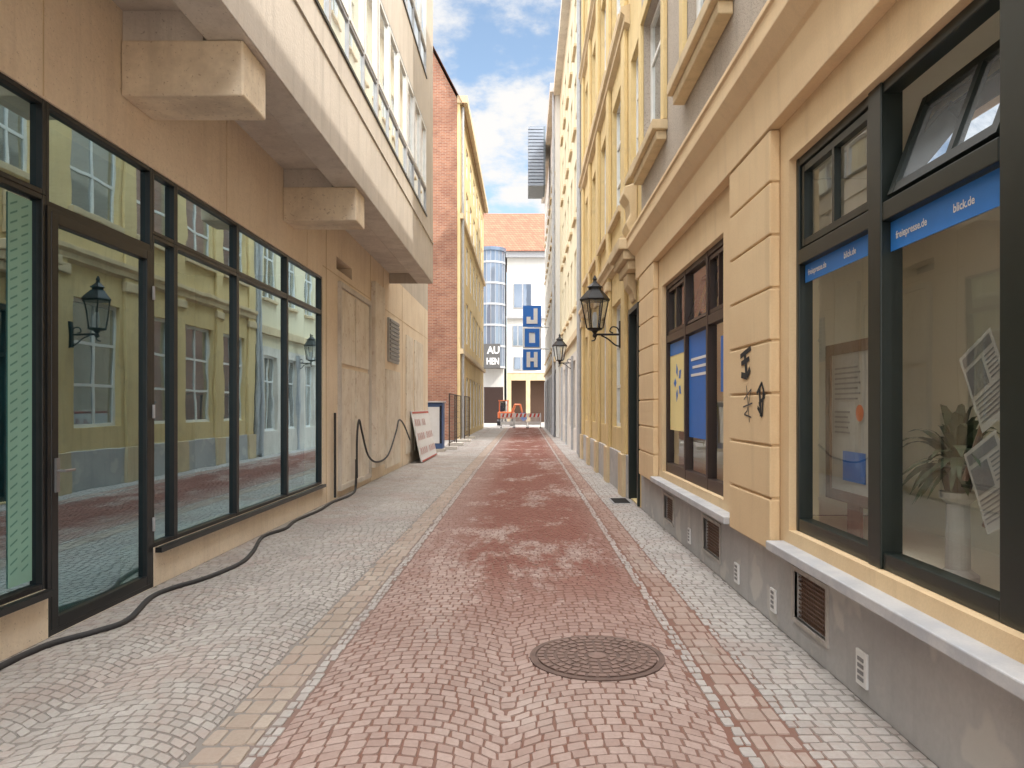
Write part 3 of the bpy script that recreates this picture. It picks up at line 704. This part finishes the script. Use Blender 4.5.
for i,(ch,z) in enumerate((('J',7.58),('O',6.15),('H',4.72))):
    bx=MB().box(-.14,1.07,50,50.25,z-.69,z+.69).build('letter_box',m_whitep if ch=='O' else m_blue2,js)
    if ch=='J': q=[(.10,.36,z-.25,z+.5),(-.1,.36,z-.5,z-.251),(-.36,-.101,z-.5,z-.05)]
    elif ch=='O': q=[(-.48,-.2,z-.6,z+.6),(.2,.48,z-.6,z+.6),(-.199,.199,z+.34,z+.599),(-.199,.199,z-.599,z-.34)]
    else: q=[(-.36,-.12,z-.5,z+.5),(.12,.36,z-.5,z+.5),(-.119,.119,z-.12,z+.12)]
    lbox(q).build('letter',m_blue2 if ch=='O' else m_whitep,bx)
mb=MB()
for z in (5.43,6.87): mb.tube([(1.0,50.12,z),(WX-.03,50.12,z)],.04)
mb.build('bracket',m_greyp,js)

# ------------------------------------------------------------------ lanterns
def lantern(y,z,lab):
    L=thing('wall_lantern',lab,'lamp',(RX,y,z),'black wall lanterns along the right side')
    lx=1.30
    mb=MB(); mb.box(RX-.09,RX-.001,y-.05,y+.05,z-.25,z+.25)
    mb.tube([(RX-.02,y,z),(lx-.02,y,z)],.02)
    mb.tube(smoothpts([(RX-.03,y,z-.22),(RX-.15,y,z-.2),(RX-.3,y,z-.08),(RX-.42,y,z-.02)],5),.014)
    mb.tube(smoothpts([(RX-.08,y,z+.02),(RX-.12,y,z+.12),(RX-.22,y,z+.14),(RX-.26,y,z+.06),(RX-.2,y,z+.03)],5),.012)
    mb.tube(smoothpts([(lx+.02,y,z-.02),(lx,y,z-.1),(lx-.06,y,z-.12)],4),.012)
    mb.build('bracket',m_iron,L)
    mb=MB(); mb.lathe(lx,y,[(.02,z-.06),(.045,z-.03),(.03,z+.02),(.06,z+.06),(.14,z+.09),(.15,z+.115)],12)
    zb,zt_=z+.115,z+.62; n=6
    for k in range(n):
        a=2*math.pi*k/n; mb.tube([(lx+.15*math.cos(a),y+.15*math.sin(a),zb),(lx+.25*math.cos(a),y+.25*math.sin(a),zt_)],.012,6)
    mb.build('cage',m_iron,L)
    MB().lathe(lx,y,[(.145,zb),(.242,zt_)],6).build('glass',m_lampg,L)
    MB().lathe(lx,y,[(.035,zb),(.05,zb+.1),(.05,zb+.22),(.03,zb+.3)],12).build('bulb',m_lampi,L)
    MB().lathe(lx,y,[(.27,zt_),(.285,zt_+.03),(.27,zt_+.05),(.14,zt_+.2),(.12,zt_+.205),(.12,zt_+.25),(.15,zt_+.26),(.05,zt_+.34),(.03,zt_+.38),(.045,zt_+.41),(.008,zt_+.48)],6).build('roof',m_iron,L)
    return L
L1=lantern(14.15,2.95,'large black lantern on a scrolled bracket by the yellow pilasters, the nearer one')
L2=copy_tree(L1); L2.location=(RX,28.5,3.25); L2['label']='smaller looking black lantern on the cream building farther down the lane'

# ------------------------------------------------------------------ hose, boards, cabinet, fence
def g(px,py,z=.016):
    Y=1216/(py-407); return (max((px-525)/760*Y,-3.2),Y,z)
pts=[g(-60,672),g(0,657),g(55,645),g(95,634),g(128,622),g(150,600),g(172,590),g(205,580),g(240,565),g(253,553),g(248,538),(-3.12,9.9,.016),(-3.2,10.6,.016),(-3.15,11.6,.016),(-3.2,12.6,.016),(-3.14,13.5,.016),(-3.2,14.3,.03),(-3.22,14.5,.3),(-3.22,14.5,.6)]
tag(MB().tube(smoothpts(pts,6),.022,8).build('hose',m_rubber,smooth=True),'black hose snaking over the setts past the glass door','hose')
def wl(px,py,x=-3.18): Y=-x*760/(525-px); return (x,Y,1.6-(py-407)/760*Y)
pts=[wl(357,478),wl(357,440),wl(359,420),wl(362,432),wl(368,455),wl(377,462),wl(388,455),wl(396,432),wl(399,420),wl(404,425),wl(410,440,-3.15)]
tag(MB().tube(smoothpts(pts,6),.02,8).build('wall_cable',m_rubber,smooth=True),'black cable hanging in loops on the pale wall left of the leaning board','cable')
bb=thing('barrier_board','white board with faded red print leaning against the left wall','board',(-3.1,23.5,0))
def bd(y,t,off=0): return (-2.92-.3*t+off,y,.03+1.45*t)
mb=MB()
mb.quad(bd(21.6,0),bd(25.2,0),bd(25.2,1),bd(21.6,1)); mb.quad(bd(21.6,0,-.04),bd(25.2,0,-.04),bd(25.2,1,-.04),bd(21.6,1,-.04))
mb.quad(bd(21.6,0),bd(21.6,1),bd(21.6,1,-.04),bd(21.6,0,-.04)); mb.quad(bd(21.6,1),bd(25.2,1),bd(25.2,1,-.04),bd(21.6,1,-.04)); mb.build('panel',m_whitep,bb)
mb=MB()
for k in range(9):
    y=21.75+k*.38
    for (t0,t1) in ((.14,.27),(.42,.56),(.70,.84)):
        if random.random()<.3: continue
        mb.quad(bd(y,t0,.006),bd(y+.05,t0,.006),bd(y+.11,t1,.006),bd(y+.06,t1,.006))
        mb.quad(bd(y+.18,t0,.008),bd(y+.23,t0,.008),bd(y+.18,t1,.008),bd(y+.13,t1,.008))
mb.quad(bd(21.6,0,.007),bd(25.2,0,.007),bd(25.2,.03,.007),bd(21.6,.03,.007)); mb.quad(bd(21.6,.95,.007),bd(25.2,.95,.007),bd(25.2,.99,.007),bd(21.6,.99,.007))
mb.build('red_print',m_rust,bb)
cb=thing('utility_cabinet','white and dark blue utility cabinet standing behind the leaning board','cabinet',(-3.2,27.6,0))
MB().box(-3.55,-2.95,27.2,27.9,.1,1.75).build('body',simple('cabinet_navy',(.06,.12,.28),.5),cb,bevel=.02)
MB().box(-3.5,-3.06,27.15,27.198,.3,1.6).build('white_door',m_whitep,cb,bevel=.01)
MB().box(-3.04,-2.98,27.16,27.198,.3,1.65).build('dark_side_panel',m_dark,cb)
MB().box(-3.6,-2.9,27.1,28,0,.1).build('base',m_conc,cb); MB().box(-3.6,-2.9,27.1,28,1.752,1.8).build('lid',m_greyp,cb,bevel=.01)
m_fence=simple('dark_fence_wire',(.07,.05,.04),.6,.2,.3)
def fence(y0,y1,x,lab):
    F=thing('site_fence_panel',lab,'fence',(x,(y0+y1)/2,0),'mesh site fence panels by the brick gable')
    mb=MB(); mb.tube([(x,y0,.1),(x,y0,2.1),(x,y1,2.1),(x,y1,.1)],.025,6); mb.tube([(x,y0,.25),(x,y1,.25)],.02,6); mb.build('frame',m_fence,F)
    mb=MB(); k=y0+.25
    while k<y1: mb.tube([(x,k,.25),(x,k,2.1)],.006,4,False); k+=.25
    for z in range(7): mb.tube([(x,y0,.4+z*.25),(x,y1,.4+z*.25)],.006,4,False)
    mb.build('mesh_infill',m_fence,F)
    for y in (y0,y1): MB().box(x-.3,x+.3,y-.11,y+.11,0,.13).build('foot',m_conc,F,bevel=.02)
fence(28.6,31.6,-2.85,'mesh fence panel nearest the white and blue cabinet'); fence(31.9,34.9,-2.95,'mesh fence panel in the middle of the row of three'); fence(35.2,38.2,-2.8,'mesh fence panel farthest down against the yellow front')
for i,(x,lab) in enumerate(((-1.85,'red and white road barrier left of three across the lane end'),(-.82,'red and white road barrier in the middle of the lane end'),(.21,'red and white road barrier right of three across the lane end'))):
    b=thing('road_barrier',lab,'barrier',(x+.5,57.5,0),'road barriers closing the lane end')
    mb=MB(); mb.box(x,x+.06,57.5,57.56,.08,1.15); mb.box(x+.94,x+1.0,57.5,57.56,.08,1.15); mb.box(x+.061,x+.939,57.505,57.555,.82,1.12); mb.box(x+.061,x+.939,57.505,57.555,.25,.5)
    for k in range(9): mb.box(x+.1+k*.092,x+.14+k*.092,57.51,57.55,.5,.82)
    mb.build('rail_frame',m_whitep,b)
    mb=MB()
    for k in range(3): mb.quad((x+.1+k*.3,57.5,.83),(x+.24+k*.3,57.5,.83),(x+.32+k*.3,57.5,1.11),(x+.18+k*.3,57.5,1.11))
    mb.build('red_stripe',m_redp,b)
    mb=MB(); mb.box(x,x+.08,57.3,57.8,0,.08); mb.box(x+.92,x+1,57.3,57.8,0,.08); mb.build('foot',m_rubber,b)
E=thing('mini_excavator','small orange excavator working behind the road barriers','excavator',(-1.4,65,0))
for x in (-2.35,-1.25):
    MB().prismX([(64,.05),(63.8,.2),(63.8,.4),(64,.55),(66,.55),(66.2,.4),(66.2,.2),(66,.05)],x,x+.4).build('track',m_rubber,E)
MB().box(-2.3,-.9,64,66,.62,1.2).build('body',m_orange,E,bevel=.08)
mb=MB()
for (x,y) in ((-2.2,64.2),(-1.5,64.2),(-2.2,65.4),(-1.5,65.4)): mb.box(x,x+.08,y,y+.08,1.2,2.1)
mb.box(-2.25,-1.37,64.1,65.55,2.1,2.18); cbx=mb.build('cab',m_orange,E)
MB().box(-2.14,-1.48,64.25,65.42,1.22,2.09).build('cab_glass',m_glassU,cbx)
MB().tube([(-1.1,64,1.1),(-.8,63.6,1.8),(-.4,63.3,1.8),(-.2,63.2,1.0)],[.12,.1,.09,.07],6).build('boom',m_orange,E)
MB().prismY([(-.4,1.1),(.1,1.1),(.15,.6),(-.15,.4),(-.4,.7)],62.9,63.4).build('bucket',m_blue2,E)

# ------------------------------------------------------------------ camera, world, sun
cam=bpy.data.cameras.new('camera'); co=bpy.data.objects.new('camera',cam); C.objects.link(co)
co.location=(0,0,1.6); co.rotation_euler=(R(90),0,0); cam.sensor_width=36; cam.lens=760/1024*36
cam.shift_x=-13/1024; cam.shift_y=23/1024; cam.clip_end=2000; cam.clip_start=.05
bpy.context.scene.camera=co
el,az=R(50),R(128)
sv=Vector((math.sin(az)*math.cos(el),math.cos(az)*math.cos(el),math.sin(el)))
W=bpy.data.worlds.new('World'); bpy.context.scene.world=W; W.use_nodes=True; nt=W.node_tree; nt.nodes.clear()
N=nt.nodes.new; Lk=nt.links.new
out=N('ShaderNodeOutputWorld'); bg=N('ShaderNodeBackground'); bg.inputs[1].default_value=.14; Lk(bg.outputs[0],out.inputs[0])
sky=N('ShaderNodeTexSky'); sky.sky_type='NISHITA'; sky.sun_disc=False; sky.sun_elevation=el; sky.sun_rotation=az
tc=N('ShaderNodeTexCoord'); sp=N('ShaderNodeSeparateXYZ'); Lk(tc.outputs['Generated'],sp.inputs[0])
ad=N('ShaderNodeMath'); ad.operation='ADD'; ad.inputs[1].default_value=.25; Lk(sp.outputs[2],ad.inputs[0])
cb2=N('ShaderNodeCombineXYZ')
for i in (0,1):
    dv=N('ShaderNodeMath'); dv.operation='DIVIDE'; Lk(sp.outputs[i],dv.inputs[0]); Lk(ad.outputs[0],dv.inputs[1]); Lk(dv.outputs[0],cb2.inputs[i])
nz=N('ShaderNodeTexNoise'); nz.inputs['Scale'].default_value=4.2; nz.inputs['Detail'].default_value=9; nz.inputs['Roughness'].default_value=.6; Lk(cb2.outputs[0],nz.inputs['Vector'])
th=N('ShaderNodeMapRange'); th.inputs[1].default_value=.45; th.inputs[2].default_value=.8; th.inputs[3].default_value=0; th.inputs[4].default_value=.14; Lk(sp.outputs[2],th.inputs[0])
na=N('ShaderNodeMath'); na.operation='ADD'; Lk(nz.outputs['Fac'],na.inputs[0]); Lk(th.outputs[0],na.inputs[1])
mr=N('ShaderNodeMapRange'); mr.interpolation_type='SMOOTHSTEP'; mr.inputs[1].default_value=.40; mr.inputs[2].default_value=.58; Lk(na.outputs[0],mr.inputs[0])
br=N('ShaderNodeMapRange'); br.interpolation_type='SMOOTHSTEP'; br.inputs[1].default_value=.45; br.inputs[2].default_value=.85; br.inputs[3].default_value=7.2; br.inputs[4].default_value=50; Lk(sp.outputs[2],br.inputs[0])  # clouds boosted towards the unseen zenith, added fill light for the lane
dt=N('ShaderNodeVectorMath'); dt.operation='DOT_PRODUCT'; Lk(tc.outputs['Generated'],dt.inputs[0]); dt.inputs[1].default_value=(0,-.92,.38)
gl=N('ShaderNodeMapRange'); gl.interpolation_type='SMOOTHSTEP'; gl.inputs[1].default_value=.2; gl.inputs[2].default_value=.95; gl.inputs[3].default_value=0; gl.inputs[4].default_value=16; Lk(dt.outputs['Value'],gl.inputs[0])  # glow added to the unseen sky behind the camera, brightens the left wall
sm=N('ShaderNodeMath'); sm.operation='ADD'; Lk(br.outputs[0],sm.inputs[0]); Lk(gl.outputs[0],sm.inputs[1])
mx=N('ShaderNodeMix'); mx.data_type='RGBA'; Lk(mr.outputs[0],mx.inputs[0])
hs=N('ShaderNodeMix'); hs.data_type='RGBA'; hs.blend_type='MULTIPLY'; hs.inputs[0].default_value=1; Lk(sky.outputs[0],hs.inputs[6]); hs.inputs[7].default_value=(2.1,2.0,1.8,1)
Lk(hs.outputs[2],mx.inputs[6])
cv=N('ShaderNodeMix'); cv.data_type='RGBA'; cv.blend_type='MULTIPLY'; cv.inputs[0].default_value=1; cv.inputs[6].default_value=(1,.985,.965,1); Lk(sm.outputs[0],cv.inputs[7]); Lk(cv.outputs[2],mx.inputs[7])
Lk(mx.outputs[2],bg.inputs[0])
sl=bpy.data.lights.new('sun','SUN'); sl.energy=3.8; sl.angle=R(.5); sl.color=(1,.94,.84); so=bpy.data.objects.new('sun',sl); C.objects.link(so); so.rotation_euler=sv.to_track_quat('Z','Y').to_euler()
S=bpy.context.scene; S.view_settings.view_transform='Standard'; S.view_settings.look='None'; S.view_settings.exposure=0
